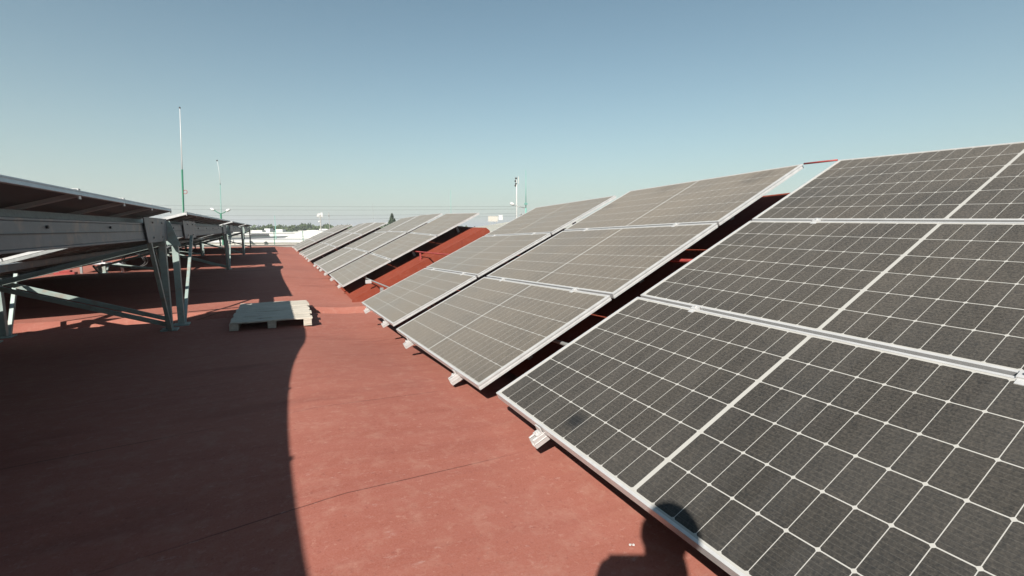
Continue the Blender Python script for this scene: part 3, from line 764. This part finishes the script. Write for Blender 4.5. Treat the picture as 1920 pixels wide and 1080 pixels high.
for (x, y, w2, h2) in ((596.8, 403, .28, .65), (603, 402.5, .36, .85), (599.6, 402, .2, .5), (594.8, 404.5, .16, .4)):
    c = at(x, y, d) - o; MB().box(c.x - w2/2, c.x + w2/2, c.y - .15, c.y + .15, c.z - h2/2, c.z + h2/2).build("antenna", M['white'], ct)
MB().bar(at(594, 407, d) - o, at(606, 407, d) - o, .06, .12).build("platform", M['grey'], ct)
MB().ball(at(598.5, 415.5, d) - o, .2, .12, .2).build("dish", M['white'], ct, smooth=True)
# wires: all run from the white pole to the left
for k, (yr, yl, ym) in enumerate(((387, 368, 381.5), (392, 374, 392), (400, 386, 401), (405, 395, 408.5))):
    A = at(968, yr, 66); B = at(-420, yl, 74); pts = []
    mid = (A + B) / 2; 
    for i in range(41):
        f = i / 40; p = A.lerp(B, f); p.z -= 4 * f * (1 - f) * (0.55 + .12 * k); pts.append(p)
    b = MB(); b.tube(pts, .011, 5)
    tag(b.build("power_line", M['dark'], smooth=True), ["topmost", "second highest", "third highest", "lowest"][k] + " of the four wires running left from the white pole", "power line", "power lines")

# ---------------------------------------------------------------- the photographer, crouching behind the lens
def person():
    vs = []; ed = []; rad = []
    def add(p, r_, par=None):
        vs.append(tuple(p)); rad.append(r_)
        if par is not None: ed.append((par, len(vs) - 1))
        return len(vs) - 1
    H = Vector((-.02, -.25, .215)) - RT * .018; fwd = Vector((FW.x, FW.y, 0)).normalized()
    pel = add(H - fwd * .32 + Vector((0, 0, -.86)), .14); sp_ = add(H - fwd * .22 + Vector((0, 0, -.62)), .135, pel)
    ch = add(H - fwd * .10 + Vector((0, 0, -.36)), .15, sp_); nk = add(H - fwd * .03 + Vector((0, 0, -.15)), .055, ch)
    j = add(H + Vector((0, 0, -.05)), .06, nk); add(H + Vector((0, 0, .05)), .07, j); add(H + fwd * .10 + Vector((0, 0, -.03)), .018, j)
    for s_ in (-1, 1):
        sh = add(H - fwd * .08 + RT * (s_ * (.17 if s_ > 0 else .15)) + Vector((0, 0, -.21)), .06, ch)
        el_ = add(H + RT * (s_ * (.29 if s_ < 0 else .2)) + fwd * .0 + Vector((0, 0, -.46)), .042, sh)
        wr = add(Vector((0, 0, -.10)) - fwd * .12 + RT * (s_ * .09), .028, el_)
        pa = add(Vector((0, 0, -.05)) - fwd * .07 + RT * (s_ * .085), .03, wr)
        for k in range(4):
            k1 = add(Vector((0, 0, -.035 + .017 * k)) - fwd * .045 + RT * (s_ * .08), .0085, pa)
            add(Vector((0, 0, -.035 + .017 * k)) - fwd * .03 + RT * (s_ * .055), .0075, k1)
        add(Vector((0, 0, -.055)) - fwd * .08 + RT * (s_ * .045), .009, pa)
        hp = add(H - fwd * .30 + RT * (s_ * .11) + Vector((0, 0, -.88)), .095, pel)
        kn = add(H + fwd * .10 + RT * (s_ * .17) + Vector((0, 0, -.72)), .06, hp)
        an = add(H - fwd * .12 + RT * (s_ * .16) + Vector((0, 0, -1.10)), .04, kn)
        add(H + fwd * .08 + RT * (s_ * .18) + Vector((0, 0, -1.13)), .035, an)
    me = bpy.data.meshes.new("person"); bm = bmesh.new(); lay = bm.verts.layers.skin.verify()
    bv = [bm.verts.new(v) for v in vs]
    for a, b in ed: bm.edges.new((bv[a], bv[b]))
    for v, r_ in zip(bv, rad): v[lay].radius = (r_, r_)
    bv[0][lay].use_root = True
    bm.to_mesh(me); bm.free(); me.materials.append(M['shirt'])
    o = link(bpy.data.objects.new("person", me))
    o.modifiers.new("skin", 'SKIN').use_smooth_shade = True
    sb = o.modifiers.new("sub", 'SUBSURF'); sb.levels = 2; sb.render_levels = 2
    tag(o, "photographer crouching behind the lens in a cap, whose shadow falls across the lowest panel", "person")
    MB().ball(H + Vector((0, 0, .045)) - fwd * .01, .080, .080, .095, 20, 12).build("cap", M['hair'], o, smooth=True)
    c = MB(); q = -fwd * .055
    c.bar(q - RT * .06 + Vector((0, 0, -.005)), q + RT * .06 + Vector((0, 0, -.005)), .045, .085)
    tag(c.build("camera_body", M['dark']), "dark hand camera held by the crouching photographer", "camera")
person()

# ---------------------------------------------------------------- haze
hb = MB(); hb.box(-2990, 2990, -290, 4990, -9.1, 22)
hm = bpy.data.materials.new("haze"); hm.use_nodes = True; ht = hm.node_tree; ht.nodes.clear()
ho_ = ht.nodes.new("ShaderNodeOutputMaterial"); hv = ht.nodes.new("ShaderNodeVolumePrincipled"); ht.links.new(hv.outputs[0], ho_.inputs['Volume'])
hv.inputs['Color'].default_value = (.93, .96, 1, 1); hv.inputs['Density'].default_value = .0009; hv.inputs['Anisotropy'].default_value = .2
tag(hb.build("haze", hm), kind='stuff')

ch = MB(); rc = random.Random(2)
for (x, y) in ((0, 0), (.009, -.006)):
    pts = [(x + .005 * rc.uniform(.6, 1.2) * math.cos(a), y + .0045 * rc.uniform(.6, 1.2) * math.sin(a)) for a in [k * 1.047 for k in range(6)]]
    n0 = len(ch.v); ch.v += [(p[0], p[1], z) for z in (0, .003) for p in pts]
    ch.f += [tuple(n0 + k for k in reversed(range(6))), tuple(n0 + 6 + k for k in range(6))] + [(n0 + k, n0 + (k+1) % 6, n0 + 6 + (k+1) % 6, n0 + 6 + k) for k in range(6)]; ch.mi += [0] * 8
p_ = ray(1183, 985); k_ = -.985 / p_.z; co_ = ch.build("paint_chip", M['white']); co_.location = (p_.x * k_, p_.y * k_, ground_z(p_.y * k_) - .07 * min(1, max(0, (p_.x * k_ - .2) / .8)) + .008)
tag(co_, "small white chip lying on the red roof just left of the head's shadow", "paint chip")
